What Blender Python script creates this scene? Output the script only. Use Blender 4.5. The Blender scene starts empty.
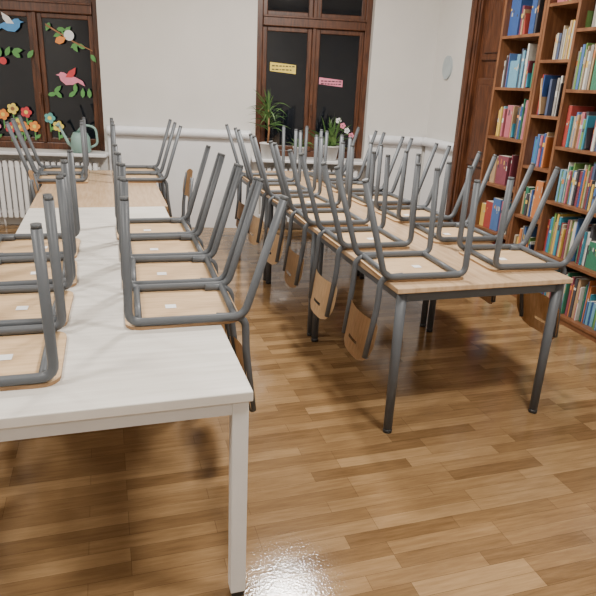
import bpy, bmesh, math, random
from mathutils import Vector, Matrix
random.seed(7)
S=bpy.context.scene
COL=S.collection
# ---------------------------------------------------------------- materials
def mat(name,col,rough=0.5,metal=0.0,noise=0.0,nscale=8,stretch=(1,1,1),col2=None,bump=0.0,spec=0.5,coat=0.0):
    m=bpy.data.materials.new(name); m.use_nodes=True
    nt=m.node_tree; b=nt.nodes['Principled BSDF']
    b.inputs['Roughness'].default_value=rough; b.inputs['Metallic'].default_value=metal
    b.inputs['Specular IOR Level'].default_value=spec
    b.inputs['Coat Weight'].default_value=coat
    b.inputs['Coat Roughness'].default_value=0.1
    c=tuple(col)+(1,)
    if col2 is None: col2=tuple(x*(1-noise) for x in col)
    c2=tuple(col2)+(1,)
    tc=nt.nodes.new('ShaderNodeTexCoord'); mp=nt.nodes.new('ShaderNodeMapping')
    mp.inputs['Scale'].default_value=stretch
    nz=nt.nodes.new('ShaderNodeTexNoise'); nz.inputs['Scale'].default_value=nscale; nz.inputs['Detail'].default_value=5
    rp=nt.nodes.new('ShaderNodeValToRGB'); rp.color_ramp.elements[0].color=c2; rp.color_ramp.elements[1].color=c
    rp.color_ramp.elements[0].position=.35; rp.color_ramp.elements[1].position=.65
    nt.links.new(tc.outputs['Object'],mp.inputs['Vector']); nt.links.new(mp.outputs['Vector'],nz.inputs['Vector'])
    nt.links.new(nz.outputs['Fac'],rp.inputs['Fac']); nt.links.new(rp.outputs['Color'],b.inputs['Base Color'])
    if bump>0:
        bp=nt.nodes.new('ShaderNodeBump'); bp.inputs['Strength'].default_value=bump; bp.inputs['Distance'].default_value=.01
        nt.links.new(nz.outputs['Fac'],bp.inputs['Height']); nt.links.new(bp.outputs['Normal'],b.inputs['Normal'])
    return m
M_WALL=mat('wall_paint',(0.66,0.64,0.605),.75,noise=.04,nscale=3,bump=.03)
M_CEIL=mat('ceiling_paint',(0.83,0.82,0.80),.9,noise=.03)
M_PANEL=mat('white_panel',(0.74,0.74,0.745),.45,noise=.04,nscale=4)
M_PAD=mat('padded_rail_cover',(0.80,0.81,0.84),.4,noise=.05,nscale=25,bump=.25)
M_GREY=mat('grey_tube',(0.092,0.100,0.110),.45,metal=0,noise=.06,nscale=12,spec=.4)
M_FOOT=mat('black_plastic',(0.02,0.02,0.02),.5,noise=.1)
M_GLIDE=mat('grey_plastic_glide',(0.07,0.075,0.08),.5,noise=.1)
M_PLY=mat('beech_plywood',(0.66,0.46,0.27),.38,nscale=5,stretch=(1.5,14,3),col2=(0.53,0.355,0.195))
M_EDGE=mat('ply_edge',(0.36,0.21,0.10),.5,noise=.3,nscale=40,stretch=(1,1,8))
M_BEECH=mat('beech_top',(0.57,0.40,0.25),.26,nscale=4,stretch=(12,1.2,3),col2=(0.46,0.31,0.18))
M_WTOP=mat('white_wood_top',(0.72,0.69,0.64),.33,nscale=3.0,stretch=(1.2,14,1),col2=(0.60,0.57,0.52))
M_WMET=mat('white_metal',(0.72,0.715,0.70),.4,noise=.04)
M_DARKW=mat('dark_wood',(0.120,0.043,0.018),.35,nscale=6,stretch=(8,8,1),col2=(0.052,0.019,0.009))
M_SHELF=mat('shelf_wood',(0.215,0.092,0.040),.42,nscale=5,stretch=(10,2,1),col2=(0.135,0.054,0.023))
M_GLASS=mat('night_glass',(0.006,0.008,0.012),.04,noise=.2,spec=.6)
M_LABEL=mat('paper_label',(0.85,0.85,0.85),.6,noise=.02)
M_RAD=mat('radiator_enamel',(0.8,0.8,0.8),.35,noise=.03)
M_LEAF=mat('leaf',(0.05,0.12,0.03),.5,nscale=6,col2=(0.10,0.18,0.05))
M_POTW=mat('pot_white',(0.75,0.73,0.7),.35,noise=.05)
M_SOIL=mat('soil',(0.04,0.025,0.015),.9,noise=.4,nscale=40)
M_CAN=mat('green_plastic',(0.25,0.40,0.36),.4,noise=.05)
def flat(n,c,r=.55): return mat(n,c,r,noise=.08,nscale=20)
P={'blue':flat('paper_blue',(0.08,0.30,0.62)),'pink':flat('paper_pink',(0.80,0.25,0.36)),'green':flat('paper_green',(0.10,0.30,0.08)),
 'orange':flat('paper_orange',(0.80,0.27,0.05)),'yellow':flat('paper_yellow',(0.85,0.66,0.12)),'red':flat('paper_red',(0.6,0.05,0.06)),
 'white':flat('paper_white',(0.8,0.8,0.8)),'brown':flat('paper_brown',(0.30,0.14,0.06)),'teal':flat('paper_teal',(0.12,0.40,0.38))}
BOOKC=[(0.04,0.09,0.26),(0.05,0.20,0.12),(0.48,0.45,0.38),(0.36,0.06,0.05),(0.66,0.45,0.10),(0.56,0.20,0.07),(0.06,0.06,0.07),(0.15,0.33,0.45),(0.28,0.26,0.24),(0.22,0.06,0.08),(0.60,0.58,0.53),(0.15,0.27,0.08),(0.40,0.32,0.22),(0.07,0.09,0.16),(0.42,0.28,0.16),(0.05,0.26,0.36),(0.08,0.16,0.36),(0.44,0.13,0.16)]
M_BOOKS=[flat('book_cover_%d'%i,c,.4) for i,c in enumerate(BOOKC)]
M_PAGES=flat('book_pages',(.66,.62,.52),.8)

def floor_mat():
    m=bpy.data.materials.new('parquet_floor'); m.use_nodes=True; nt=m.node_tree; b=nt.nodes['Principled BSDF']
    N=nt.nodes.new; L=nt.links.new
    tc=N('ShaderNodeTexCoord')
    br=N('ShaderNodeTexBrick'); br.offset=.31; br.offset_frequency=3; br.squash=1
    br.inputs['Scale'].default_value=1; br.inputs['Brick Width'].default_value=.45; br.inputs['Row Height'].default_value=.066
    br.inputs['Mortar Size'].default_value=.0006; br.inputs['Mortar Smooth'].default_value=.1; br.inputs['Bias'].default_value=0
    br.inputs['Color1'].default_value=(0,0,0,1); br.inputs['Color2'].default_value=(1,1,1,1); br.inputs['Mortar'].default_value=(.3,.3,.3,1)
    L(tc.outputs['Object'],br.inputs['Vector'])
    mp=N('ShaderNodeMapping'); mp.inputs['Scale'].default_value=(3,34,1); L(tc.outputs['Object'],mp.inputs['Vector'])
    nz=N('ShaderNodeTexNoise'); nz.inputs['Scale'].default_value=1.6; nz.inputs['Detail'].default_value=8; nz.inputs['Roughness'].default_value=.7
    L(mp.outputs['Vector'],nz.inputs['Vector'])
    mix=N('ShaderNodeMix'); mix.data_type='FLOAT'; mix.inputs[0].default_value=.66
    L(br.outputs['Color'],mix.inputs[2]); L(nz.outputs['Fac'],mix.inputs[3])
    rp=N('ShaderNodeValToRGB'); e=rp.color_ramp.elements
    e[0].position=.24; e[0].color=(0.130,0.072,0.030,1); e[1].position=.76; e[1].color=(0.355,0.228,0.112,1)
    x=e.new(.5); x.color=(0.228,0.136,0.062,1)
    L(mix.outputs[0],rp.inputs['Fac'])
    mm=N('ShaderNodeMix'); mm.data_type='RGBA'; L(br.outputs['Fac'],mm.inputs[0]); L(rp.outputs['Color'],mm.inputs[6]); mm.inputs[7].default_value=(.07,.038,.018,1)
    L(mm.outputs[2],b.inputs['Base Color'])
    b.inputs['Roughness'].default_value=.09
    n2=N('ShaderNodeTexNoise'); n2.inputs['Scale'].default_value=110; n2.inputs['Detail'].default_value=3; L(tc.outputs['Object'],n2.inputs['Vector'])
    bp=N('ShaderNodeBump'); bp.inputs['Strength'].default_value=.13; bp.inputs['Distance'].default_value=.004; L(n2.outputs['Fac'],bp.inputs['Height'])
    L(bp.outputs['Normal'],b.inputs['Normal'])
    return m
M_FLOOR=floor_mat()
# ---------------------------------------------------------------- mesh builder
class MB:
    def __init__(s): s.bm=bmesh.new(); s.mats=[]
    def mi(s,m):
        if m not in s.mats: s.mats.append(m)
        return s.mats.index(m)
    def box(s,c0,c1,m,bev=0,mtx=None):
        x0,y0,z0=c0;x1,y1,z1=c1
        vs=[s.bm.verts.new(p) for p in [(x0,y0,z0),(x1,y0,z0),(x1,y1,z0),(x0,y1,z0),(x0,y0,z1),(x1,y0,z1),(x1,y1,z1),(x0,y1,z1)]]
        if mtx is not None:
            for v in vs: v.co=mtx@v.co
        fs=[s.bm.faces.new([vs[i] for i in f]) for f in [(0,3,2,1),(4,5,6,7),(0,1,5,4),(1,2,6,5),(2,3,7,6),(3,0,4,7)]]
        k=s.mi(m)
        for f in fs: f.material_index=k
        if bev>0:
            es=list({e for f in fs for e in f.edges})
            r=bmesh.ops.bevel(s.bm,geom=es,offset=bev,segments=2,affect='EDGES',profile=.5)
            for f in r['faces']: f.material_index=k
    def tube(s,pts,r,m,seg=12,caps=True,ry=None,closed=False):
        pts=[Vector(p) for p in pts]; k=s.mi(m); n=len(pts); rings=[]
        rr=r if isinstance(r,(list,tuple)) else [r]*n
        up=None
        for i,p in enumerate(pts):
            t=(pts[min(i+1,n-1)]-pts[max(i-1,0)]).normalized()
            if up is None:
                a=Vector((0,1,0)) if abs(t.y)<.9 else Vector((1,0,0))
                up=(a-t*a.dot(t)).normalized()
            else: up=(up-t*up.dot(t)).normalized()
            sd=t.cross(up)
            rings.append([s.bm.verts.new(p+(up*math.cos(q)*rr[i]+sd*math.sin(q)*rr[i]*(ry or 1))) for q in [2*math.pi*j/seg for j in range(seg)]])
        for i in range(n-1):
            for j in range(seg):
                f=s.bm.faces.new([rings[i][j],rings[i][(j+1)%seg],rings[i+1][(j+1)%seg],rings[i+1][j]]); f.material_index=k; f.smooth=True
        if caps:
            for rg in (rings[0],rings[-1]):
                f=s.bm.faces.new(rg); f.material_index=k
    def lathe(s,prof,m,c=(0,0,0),seg=24):
        k=s.mi(m); rings=[[s.bm.verts.new((c[0]+r*math.cos(2*math.pi*j/seg),c[1]+r*math.sin(2*math.pi*j/seg),c[2]+z)) for j in range(seg)] for r,z in prof]
        for i in range(len(rings)-1):
            for j in range(seg):
                f=s.bm.faces.new([rings[i][j],rings[i][(j+1)%seg],rings[i+1][(j+1)%seg],rings[i+1][j]]); f.material_index=k; f.smooth=True
        f=s.bm.faces.new(rings[0]); f.material_index=k
        f=s.bm.faces.new(rings[-1]); f.material_index=k
    def poly(s,pts,off,m,edge=None):
        k=s.mi(m); ke=s.mi(edge) if edge else k
        a=[s.bm.verts.new(p) for p in pts]; off=Vector(off); b=[s.bm.verts.new(Vector(p)+off) for p in pts]
        f=s.bm.faces.new(a); f.material_index=k; f=s.bm.faces.new(b[::-1]); f.material_index=k
        n=len(pts)
        for i in range(n):
            f=s.bm.faces.new([a[i],a[(i+1)%n],b[(i+1)%n],b[i]]); f.material_index=ke
    def mesh(s,name):
        bmesh.ops.recalc_face_normals(s.bm,faces=s.bm.faces[:])
        me=bpy.data.meshes.new(name); s.bm.to_mesh(me); s.bm.free()
        for m in s.mats: me.materials.append(m)
        return me
    def obj(s,name,loc=(0,0,0),rot=(0,0,0)):
        o=bpy.data.objects.new(name,s.mesh(name)); COL.objects.link(o); o.location=loc; o.rotation_euler=rot; return o
def fillet(pts,r,n=5):
    pts=[Vector(p) for p in pts]; out=[pts[0]]
    for i in range(1,len(pts)-1):
        a,b,c=pts[i-1],pts[i],pts[i+1]; d1=(a-b); d2=(c-b); rr=min(r,d1.length*.45,d2.length*.45)
        p=b+d1.normalized()*rr; q=b+d2.normalized()*rr
        for j in range(n+1):
            t=j/n; out.append(p*(1-t)**2+b*2*t*(1-t)+q*t*t)
    out.append(pts[-1]); return out
def rrect(x0,y0,x1,y1,r,z,n=5,tap=0):
    out=[]
    for cx,cy,a0 in ((x1-r,y1-r,0),(x0+r,y1-r,90),(x0+r,y0+r,180),(x1-r,y0+r,270)):
        for j in range(n+1):
            a=math.radians(a0+90*j/n); X=cx+r*math.cos(a); Y=cy+r*math.sin(a)
            Y*=1-tap*(x1-X)/(x1-x0); out.append((X,Y,z))
    return out
# ---------------------------------------------------------------- chair (upright, faces +x)
def chair_mesh():
    b=MB(); R=.0148
    for sy in (-1,1):
        b.tube(fillet([(.196,sy*.190,.012),(.203,sy*.182,.434),(-.195,sy*.182,.434),(-.325,sy*.192,.012)],.042),R,M_GREY)
        b.tube([(.1958,sy*.190,.0),(.196,sy*.190,.014)],R-.001,M_GLIDE)
        b.tube([(-.3287,sy*.1925,.0),(-.3243,sy*.192,.014)],R-.001,M_GLIDE)
        b.tube(fillet([(-.10,sy*.163,.436),(-.205,sy*.166,.442),(-.209,sy*.166,.58),(-.242,sy*.152,.84)],.045),R*.95,M_GREY)
    b.tube([(.17,-.182,.434),(.17,.182,.434)],R*.85,M_GREY)
    b.tube([(-.165,-.182,.434),(-.165,.182,.434)],R*.85,M_GREY)
    b.poly(rrect(-.19,-.195,.215,.195,.055,.449,tap=.08),(0,0,.011),M_PLY,M_EDGE)
    k=b.mi(M_LABEL)
    f=b.bm.faces.new([b.bm.verts.new(p) for p in [(.03,-.025,.4475),(.07,-.025,.4475),(.07,.015,.4475),(.03,.015,.4475)]]); f.material_index=k
    nu,nv=20,14; g=[]
    for j in range(nv+1):
        v=j/nv; z=.655+.225*v
        hw=.088+.102*math.sqrt(max(0,1-(max(0,(v-.42)/.58))**2))
        if v<.12: hw-=.02*(1-v/.12)**2
        row=[]
        for i in range(nu+1):
            u=-1+2*i/nu; y=u*hw
            x=-.209-(z-.58)*.127-.030+.030*(y/.18)**2+.012
            row.append(b.bm.verts.new((x,y,z)))
        g.append(row)
    fs=[]
    kp=b.mi(M_PLY)
    for j in range(nv):
        for i in range(nu):
            if j==9 and 7<=i<=12: continue
            f=b.bm.faces.new([g[j][i],g[j][i+1],g[j+1][i+1],g[j+1][i]]); f.material_index=kp; fs.append(f)
    bmesh.ops.solidify(b.bm,geom=fs,thickness=.011)
    return b.mesh('school_chair')
CH=chair_mesh()
def chair(x,y,yaw,flip=True,tz=.75):
    o=bpy.data.objects.new('school_chair',CH); COL.objects.link(o)
    if flip:
        o.location=(x,y,tz+.4605); o.rotation_euler=(math.pi,0,math.radians(yaw))
    else:
        o.location=(x,y,0.0); o.rotation_euler=(0,0,math.radians(yaw))
    return o
# ---------------------------------------------------------------- tables
def table(name,x0,x1,y0,y1,kind):
    b=MB(); h=.75
    if kind=='white':
        b.box((x0,y0,h-.032),(x1,y1,h),M_WTOP,.003)
        L=.048;i=.010
        for X in (x0+i,x1-i-L):
            for Y in (y0+i,y1-i-L):
                b.box((X,Y,.02),(X+L,Y+L,h-.032),M_WMET,.003); b.box((X+.004,Y+.004,0),(X+L-.004,Y+L-.004,.02),M_FOOT)
        for Y in (y0+i+.004,y1-i-.034): b.box((x0+i+L,Y,h-.075),(x1-i-L,Y+.03,h-.032),M_WMET)
        for X in (x0+i+.004,x1-i-.034): b.box((X,y0+i+L,h-.075),(X+.03,y1-i-L,h-.032),M_WMET)
    else:
        b.box((x0,y0,h-.026),(x1,y1,h),M_BEECH,.004)
        i=.045
        for X in (x0+i,x1-i):
            for Y in (y0+i,y1-i):
                b.tube([(X,Y,.015),(X,Y,h-.026)],[.021,.024],M_GREY,seg=16); b.tube([(X,Y,0),(X,Y,.02)],.022,M_FOOT,seg=16)
        for Y in (y0+i,y1-i): b.box((x0+i,Y-.012,h-.075),(x1-i,Y+.012,h-.026),M_GREY)
        for X in (x0+i,x1-i): b.box((X-.012,y0+i,h-.075),(X+.012,y1-i,h-.026),M_GREY)
    return b.obj(name)
table('white_table',-.49,.357,1.462,2.79,'white')
table('white_table',-.49,.357,2.794,4.12,'white')
table('beech_table',-.49,.38,4.13,5.83,'b')
for i in range(3): table('beech_table',1.18,2.11,2.225+1.203*i,2.225+1.203*i+1.2,'b')
rj=lambda a:random.uniform(-a,a)
for i in range(4): chair(.250+rj(.006),2.155+.412*i,180+rj(2.5))
for i in range(4): chair(-.365+rj(.01),1.80+.425*i,rj(2.5))
for y in (5.32,5.72): chair(.26,y-.03,180+rj(2)); chair(-.37,y-.06,rj(2))
chair(.39,4.93,180,False); chair(-.29,4.86,3,False)
for i in range(6): chair(1.352+rj(.005),2.49+.548*i,rj(4)+1)
for i in range(6): chair(1.982+rj(.008),2.55+.547*i,180+rj(4))
# ---------------------------------------------------------------- room shell
P0=(2.1,6.47,0); RZ=-math.radians(10); ZC=3.3
def onwall(b,name): return b.obj(name,P0,(0,0,RZ))
b=MB(); b.poly([(-3.2,-2.7,0),(3.65,-2.7,0),(3.65,6.5,0),(-3.2,7.8,0)],(0,0,-.1),M_FLOOR); b.obj('floor')
b=MB(); b.poly([(-3.2,-2.7,ZC),(3.65,-2.7,ZC),(3.65,6.5,ZC),(-3.2,7.8,ZC)],(0,0,.1),M_CEIL); b.obj('ceiling')
b=MB(); b.box((3.45,-2.6,0),(3.65,6.45,ZC),M_WALL); b.obj('wall_right')
b=MB(); b.box((-3.2,-2.6,0),(-3.0,7.5,ZC),M_WALL); b.obj('wall_left')
b=MB(); b.box((-3.2,-2.8,0),(3.65,-2.6,ZC),M_WALL); b.obj('wall_front')
W=[(-3.40,-2.14),(-.552,.668)]; ZB,ZT=.80,2.85
b=MB(); x=-5.3
for a,c in W:
    b.box((x,0,0),(a,.4,ZC),M_WALL); b.box((a,0,0),(c,.4,ZB),M_WALL); b.box((a,0,ZT),(c,.4,ZC),M_WALL); x=c
b.box((x,0,0),(1.42,.4,ZC),M_WALL); onwall(b,'wall_back')
for n,(a,c) in enumerate(W):
    b=MB(); y0=.10; f=.065
    b.box((a,y0,ZB),(a+f,y0+.1,ZT),M_DARKW,.006); b.box((c-f,y0,ZB),(c,y0+.1,ZT),M_DARKW,.006)
    b.box((a+f,y0,ZB),(c-f,y0+.1,ZB+.07),M_DARKW,.006); b.box((a+f,y0,ZT-.07),(c-f,y0+.1,ZT),M_DARKW,.006)
    m=(a+c)/2
    b.box((a+f,y0-.02,2.13),(c-f,y0+.1,2.23),M_DARKW,.008)
    b.box((a+f,y0-.035,2.215),(c-f,y0-.015,2.235),M_DARKW,.004)
    for z0,z1 in ((ZB+.07,2.13),(2.23,ZT-.07)):
        b.box((m-.02,y0-.015,z0),(m+.02,y0+.1,z1),M_DARKW,.006)
        for p,q in ((a+f,m-.02),(m+.02,c-f)):
            t=.048
            b.box((p,y0+.015,z0),(p+t,y0+.06,z1),M_DARKW,.006); b.box((q-t,y0+.015,z0),(q,y0+.06,z1),M_DARKW,.006)
            b.box((p+t,y0+.015,z0),(q-t,y0+.06,z0+t),M_DARKW,.006); b.box((p+t,y0+.015,z1-t),(q-t,y0+.06,z1),M_DARKW,.006)
            b.box((p+t,y0+.035,z0+t),(q-t,y0+.041,z1-t),M_GLASS)
    b.box((m-.012,y0-.04,1.35),(m+.012,y0-.014,1.37),M_DARKW); b.box((m-.01,y0-.045,1.25),(m+.01,y0-.035,1.37),M_DARKW,.003)
    onwall(b,'window_%d'%(n+1))
    b=MB(); b.box((a-.04,-.22,ZB-.035),(c+.04,.10,ZB-.001),M_PANEL,.008); onwall(b,'trim_%d'%(n+1))
def rail(b,x0,x1):
    n=int((x1-x0)/.03); pts=[];rr=[]
    for i in range(n+1):
        x=x0+(x1-x0)*i/n; pts.append((x,-.05,1.03+.0012*math.sin(x*9))); rr.append(.048+.0012*math.sin(x*41))
    b.tube(pts,rr,M_PAD,seg=16)
for n,(x0,x1) in enumerate(((-2.10,-.60),(.70,1.33),(-5.1,-3.45))):
    b=MB(); b.box((x0,-.03,.0),(x1,-.001,.985),M_PANEL,.004); rail(b,x0,x1); onwall(b,'trim_%d'%(n+3))
b=MB(); b.box((0,-.03,0),(.68,-.001,.985),M_PANEL,.004); rail(b,0,.68); o=b.obj('trim_6',(3.45,6.17,0),(0,0,-math.pi/2))
for a,c in W:
    b=MB(); n=int((c-a-.1)/.06)
    for i in range(n):
        x=a+.07+i*.06; b.box((x,-.15,.10),(x+.045,-.05,.70),M_RAD,.012)
    b.tube([(a+.05,-.1,.16),(c-.05,-.1,.16)],.018,M_RAD); b.tube([(a+.05,-.1,.64),(c-.05,-.1,.64)],.018,M_RAD)
    for x in (a+.2,c-.2): b.tube([(x,-.1,0),(x,-.1,.14)],.012,M_RAD); 
    onwall(b,'radiator')
# ---------------------------------------------------------------- door
b=MB(); X=3.449; ya,yb=4.64,5.46
b.box((X-.10,yb-.16,0),(X,yb,2.75),M_DARKW,.012); b.box((X-.13,yb-.11,0),(X-.10,yb-.05,2.75),M_DARKW,.01)
b.box((X-.115,yb-.155,0),(X-.10,yb-.125,2.75),M_DARKW,.005); b.box((X-.115,yb-.035,0),(X-.10,yb-.01,2.75),M_DARKW,.005)
b.box((X-.10,ya,0),(X,ya+.08,2.75),M_DARKW,.012); b.box((X-.12,ya,2.75),(X,yb+.03,2.95),M_DARKW,.02)
b.box((X-.05,ya+.08,0),(X,yb-.16,2.75),M_DARKW)
for z0,z1 in ((.15,.75),(.9,1.7),(1.85,2.6)):
    b.box((X-.075,ya+.14,z0),(X-.05,yb-.22,z1),M_DARKW,.012); b.box((X-.09,ya+.20,z0+.06),(X-.075,yb-.28,z1-.06),M_DARKW,.01)
b.obj('door_1')
# ---------------------------------------------------------------- bookcases
XB=3.44
def bookcase(y0,y1,zs,XF=3.13):
    b=MB(); t=.025
    b.box((XF,y0,0),(XB,y0+t,2.42),M_SHELF,.002); b.box((XF,y1-t,0),(XB,y1,2.42),M_SHELF,.002)
    b.box((XB-.01,y0+t,0),(XB,y1-t,2.42),M_SHELF)
    for z in zs: b.box((XF+.003,y0+t,z-.022),(XB-.01,y1-t,z),M_SHELF,.001)
    b.box((XF+.01,y0+t,0),(XF+.03,y1-t,.038),M_SHELF)
    b.obj('bookcase')
    b=MB()
    for k,z in enumerate(zs[:-1]):
        gap=zs[k+1]-z-.03
        y=y1-t-.004; stop=y0+t+.01; left=0; uni=False
        if random.random()<.35: stop+=random.uniform(.05,.18)
        while y>stop:
            if left<=0:
                fam=random.randrange(len(BOOKC)); left=random.randint(3,10); hh=random.uniform(.18,.29); dd=random.uniform(.15,.21); tt=random.uniform(.010,.022)
                uni=random.random()<.35
                if random.random()<.18: y-=random.uniform(.02,.06)
            w=tt if uni else random.uniform(.006,.026); h=min(gap-.01,hh if uni else hh+rj(.035)); d=dd if uni else dd+rj(.02)
            if y-w<stop: break
            c=M_BOOKS[fam] if uni else random.choice(M_BOOKS)
            xf=XF+.035+(.22-d)*.5
            mt=None
            if not uni and random.random()<.06 and y-w-.05>stop and h<.26:
                mt=Matrix.Translation((0,y,z+.003+w*.25))@Matrix.Rotation(-.16,4,'X')@Matrix.Translation((0,-y,-(z+.003))); 
            b.box((xf,y-w,z+.001),(xf+d,y-.0010,z+.001+h),c,mtx=mt)
            b.box((xf+.004,y-w+.0012,z+.0012+h-.0005),(xf+d-.003,y-.0022,z+.001+h+.0004),M_PAGES,mtx=mt)
            if random.random()<.65 and w>.009:
                q=random.uniform(.5,.75); b.box((xf-.0008,y-w+.0015,z+h*q),(xf,y-.0025,z+h*(q+random.uniform(.05,.18))),random.choice((M_BOOKS[2],M_BOOKS[4],M_BOOKS[5],M_BOOKS[6],M_BOOKS[10])),mtx=mt)
            y-=w+(.048 if mt is not None else 0); left-=1
        if y-.16>y0+t+.02 and random.random()<.6:
            hh=z+.001
            for q in range(random.randint(2,5)):
                e=random.uniform(.012,.03); b.box((XF+.04+rj(.01),y0+t+.012,hh),(XF+.23,min(y-.02,y0+t+.2),hh+e),random.choice(M_BOOKS)); hh+=e+.0006
    b.obj('books')
ZA=[.06,.45,.84,1.23,1.62,2.01,2.40]; ZO=[.06,.28,.66,1.05,1.43,1.82,2.20,2.41]
bookcase(4.10,4.62,ZA); bookcase(3.735,4.095,ZO); bookcase(2.93,3.73,ZA,3.10); bookcase(2.12,2.925,ZA,3.10)
b=MB(); b.poly([(0,.085*math.cos(q),.115*math.sin(q)) for q in [2*math.pi*i/28 for i in range(28)]],(-.02,0,0),mat('plate_grey',(.42,.48,.50),.4,noise=.1)); b.obj('oval_wall_plate',(3.449,5.93,1.80))
# ---------------------------------------------------------------- window decorations
YG=.094
def deco(name,s,z,items,n=.0):
    b=MB()
    for i,(pts,m) in enumerate(items): b.poly([(s+x,YG-.0012*i-.001,z+zz) for x,zz in pts],(0,-.001,0),m)
    return onwall(b,name)
def leafp(cx,cz,l,w,a):
    ca,sa=math.cos(a),math.sin(a)
    return [(cx+ca*u*l-sa*v*w,cz+sa*u*l+ca*v*w) for u,v in [(0,0),(.25,.4),(.6,.42),(1,0),(.6,-.42),(.25,-.4)]]
def circ(cx,cz,r,n=14): return [(cx+r*math.cos(2*math.pi*i/n),cz+r*math.sin(2*math.pi*i/n)) for i in range(n)]
def bird(s,z,m,m2,k=1,fl=1):
    body=[(-.13,.0),(-.06,.035),(0,.05),(.05,.075),(.085,.08),(.10,.06),(.135,.05),(.10,.04),(.09,.0),(.04,-.045),(-.03,-.04),(-.08,-.015),(-.15,-.05)]
    wing=[(-.03,.03),(.04,.03),(.0,.09),(-.07,.13),(-.06,.07)]
    deco('paper_bird',s,z,[([(x*k*fl,q*k) for x,q in body],m),([(x*k*fl,q*k) for x,q in wing],m2)])
bird(-3.0,1.98,P['blue'],P['white'],1.0)
bird(-2.47,1.50,P['pink'],P['red'],1.0,-1)
vine=[]
for i in range(9):
    x=-2.62+.045*i+.02*math.sin(i); z=2.02-.03*i+.02*math.cos(i*2)
    vine.append((leafp(x,z,.09,.05,random.uniform(0,6)),P['green']))
vine.append(([(-2.66,2.03),(-2.4,1.88),(-2.22,1.80),(-2.22,1.79),(-2.4,1.865),(-2.66,2.01)],P['brown']))
vine.append((circ(-2.44,1.93,.05),P['white']))
vine.append((leafp(-2.58,1.86,.12,.08,.4),P['orange']))
deco('paper_branch',0,0,vine)
v2=[]
for i in range(7): v2.append((leafp(-3.28+.07*i,1.72+.04*math.sin(i*2),.10,.055,random.uniform(0,3)),P['green']))
v2.append((circ(-3.1,1.66,.035),P['red'])); deco('paper_branch',0,0,v2)
v3=[]
for i in range(7): v3.append((leafp(-2.70+.07*i,1.35+.03*math.sin(i*2),.10,.05,random.uniform(0,3)),P['green']))
deco('paper_branch',0,0,v3)
for s,z,c in ((-3.16,1.14,'orange'),(-3.03,1.05,'yellow'),(-2.93,1.17,'red'),(-3.25,1.02,'pink'),(-2.86,1.03,'orange'),(-2.70,1.12,'teal'),(-2.62,1.04,'yellow'),(-3.10,1.01,'red'),(-2.97,1.02,'orange'),(-3.06,1.20,'yellow')):
    deco('paper_flower',s,z,[([(-.006,0),(.006,0),(.006,-.14),(-.006,-.14)],P['green']),(leafp(0,-.12,.07,.04,.6),P['green'])]+[(circ(.033*math.cos(q),.033*math.sin(q),.024),P[c]) for q in [i*1.2566 for i in range(5)]]+[(circ(0,0,.02),P['yellow' if c!='yellow' else 'brown'])])
def sign(name,s0,s1,z0,z1,m):
    it=[([(s0,z0),(s1,z0-.02),(s1,z1-.02),(s0,z1)],m)]
    for r in range(2):
        zz=z1-.03-(z1-z0)*.4*r; x=s0+.02
        while x<s1-.04:
            w=random.uniform(.015,.035); it.append(([(x,zz-.012),(x+w,zz-.012),(x+w,zz),(x,zz)],M_FOOT)); x+=w+.01
    b=MB()
    for i,(pts,mm) in enumerate(it): b.poly([(x,YG+.035-(0 if i==0 else .0015),zz) for x,zz in pts],(0,-.001,0),mm)
    onwall(b,name)
sign('yellow_paper_sign',-.40,-.12,1.69,1.78,P['yellow'])
sign('pink_paper_sign',.14,.40,1.58,1.65,P['pink'])
# ---------------------------------------------------------------- plants
def blade(b,base,az,L,w,rise,droop,m):
    n=8; k=b.mi(m); prev=None
    for i in range(n+1):
        t=i/n; r=L*(t*math.cos(rise)); z=L*(t*math.sin(rise))-droop*L*t*t
        p=Vector((base[0]+r*math.cos(az),base[1]+r*math.sin(az)*.35,base[2]+z)); ww=w*(math.sin(math.pi*min(.98,t*.9+.12)))
        sd=Vector((-math.sin(az)*.6+.5,math.cos(az)*.5,0.3)).normalized()*ww
        c=(b.bm.verts.new(p+sd),b.bm.verts.new(p-sd))
        if prev:
            f=b.bm.faces.new([prev[0],prev[1],c[1],c[0]]); f.material_index=k; f.smooth=True
        prev=c
def pot(b,c,r,h,m): 
    b.lathe([(r*.72,0),(r,h),(r*1.08,h),(r*1.08,h+.012),(r*.93,h+.012),(r*.9,h-.01)],m,c); b.lathe([(r*.9,h-.012),(r*.88,h-.006)],M_SOIL,c)
def wl(s,y,z): 
    return (P0[0]+s*math.cos(RZ)-y*math.sin(RZ),P0[1]+s*math.sin(RZ)+y*math.cos(RZ),z)
b=MB(); pot(b,(0,0,0),.085,.15,M_POTW); b.tube([(0,0,.13),(.01,0,.30),(-.005,0,.50)],[.012,.010,.008],P['brown'])
for i in range(90): blade(b,(0,0,.28+.26*random.random()),random.uniform(0,6.28),random.uniform(.20,.33),.008,random.uniform(.3,1.5),random.uniform(.15,.8),M_LEAF)
b.obj('potted_dracaena',wl(-.42,-.10,.80),(0,0,RZ))
b=MB(); pot(b,(0,0,0),.09,.14,M_POTW)
for i in range(56): blade(b,(rj(.05),rj(.04),.14),random.uniform(0,6.28),random.uniform(.24,.50),.014,random.uniform(.6,1.45),random.uniform(.2,.6),M_LEAF)
for i in range(4):
    q=(.06+.05*i,-.04,.42-.05*i)
    b.tube(fillet([(0,0,.12),(.02,0,.36),q],.08),.003,M_LEAF,seg=6)
    for j in range(5):
        a=j*1.2566; b.poly([(q[0]+x,q[1],q[2]+z) for x,z in circ(.018*math.cos(a),.018*math.sin(a),.014,8)],(0,-.004,0),P['pink'] if i%2 else P['white'])
b.obj('potted_orchid',wl(.27,-.10,.80),(0,0,RZ))
b=MB(); pot(b,(0,0,0),.065,.12,M_POTW)
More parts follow.
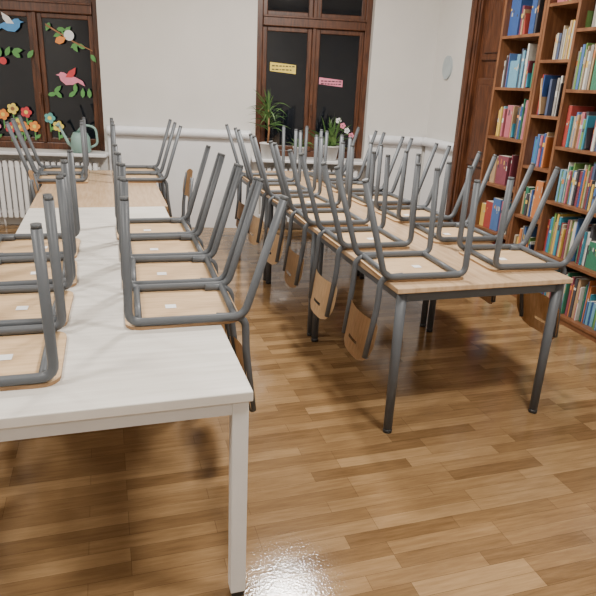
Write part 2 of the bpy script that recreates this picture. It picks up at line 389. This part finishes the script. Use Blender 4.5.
for i in range(26): blade(b,(rj(.03),rj(.03),.12),random.uniform(0,6.28),random.uniform(.1,.30),.012,random.uniform(.5,1.4),random.uniform(.3,.8),M_LEAF)
b.obj('potted_spider_plant',wl(-.08,-.12,.80),(0,0,RZ))
b=MB(); b.lathe([(.085,0),(.10,.02),(.095,.15),(.07,.20),(.055,.205),(.05,.19)],M_CAN)
b.tube([(-.07,0,.05),(-.12,0,.09),(-.16,0,.17),(-.20,0,.26)],[.022,.018,.014,.012],M_CAN)
b.tube([(-.198,0,.255),(-.22,0,.28)],[.014,.03],M_CAN)
b.tube(fillet([(.085,0,.05),(.17,0,.09),(.16,0,.26),(.04,0,.28),(-.03,0,.20)],.06),.012,M_CAN)
b.obj('watering_can',wl(-2.36,-.12,.80),(0,0,RZ))
# ---------------------------------------------------------------- lamps
def lamp(x,y,e,sx=.6,sy=.6):
    b=MB(); b.box((-sx/2-.03,-sy/2-.03,-.06),(sx/2+.03,sy/2+.03,0),M_PANEL,.01); o=b.obj('ceiling_lamp',(x,y,ZC-.001))
    l=bpy.data.lights.new('lamp_light','AREA'); l.shape='RECTANGLE'; l.size=sx; l.size_y=sy; l.energy=e; l.color=(1,.96,.90)
    lo=bpy.data.objects.new('light_panel',l); COL.objects.link(lo); lo.parent=o; lo.location=(0,0,-.065)
lamp(1.38,4.22,160,.40,.34); lamp(-2.0,4.4,75,.4,.4); lamp(1.5,1.0,90,.4,.4); lamp(-1.5,1.0,75,.4,.4); lamp(0.2,-1.5,45)
w=bpy.data.worlds.new('World'); S.world=w; w.use_nodes=True; w.node_tree.nodes['Background'].inputs[0].default_value=(.02,.03,.06,1); w.node_tree.nodes['Background'].inputs[1].default_value=.3
# ---------------------------------------------------------------- camera
yaw=math.radians(18); p=math.radians(19.6); r=math.radians(2.7)
F=Vector((math.sin(yaw)*math.cos(p),math.cos(yaw)*math.cos(p),-math.sin(p)))
R=Vector((math.cos(yaw),-math.sin(yaw),0)); U=R.cross(F)
R2=R*math.cos(r)+U*math.sin(r); U2=U*math.cos(r)-R*math.sin(r)
cd=bpy.data.cameras.new('camera'); cam=bpy.data.objects.new('camera',cd); COL.objects.link(cam)
mt=Matrix((R2,U2,-F)).transposed().to_4x4(); mt.translation=(0,0,1.57); cam.matrix_world=mt
cd.sensor_width=36; cd.lens=36.24; cd.clip_start=.02
S.camera=cam
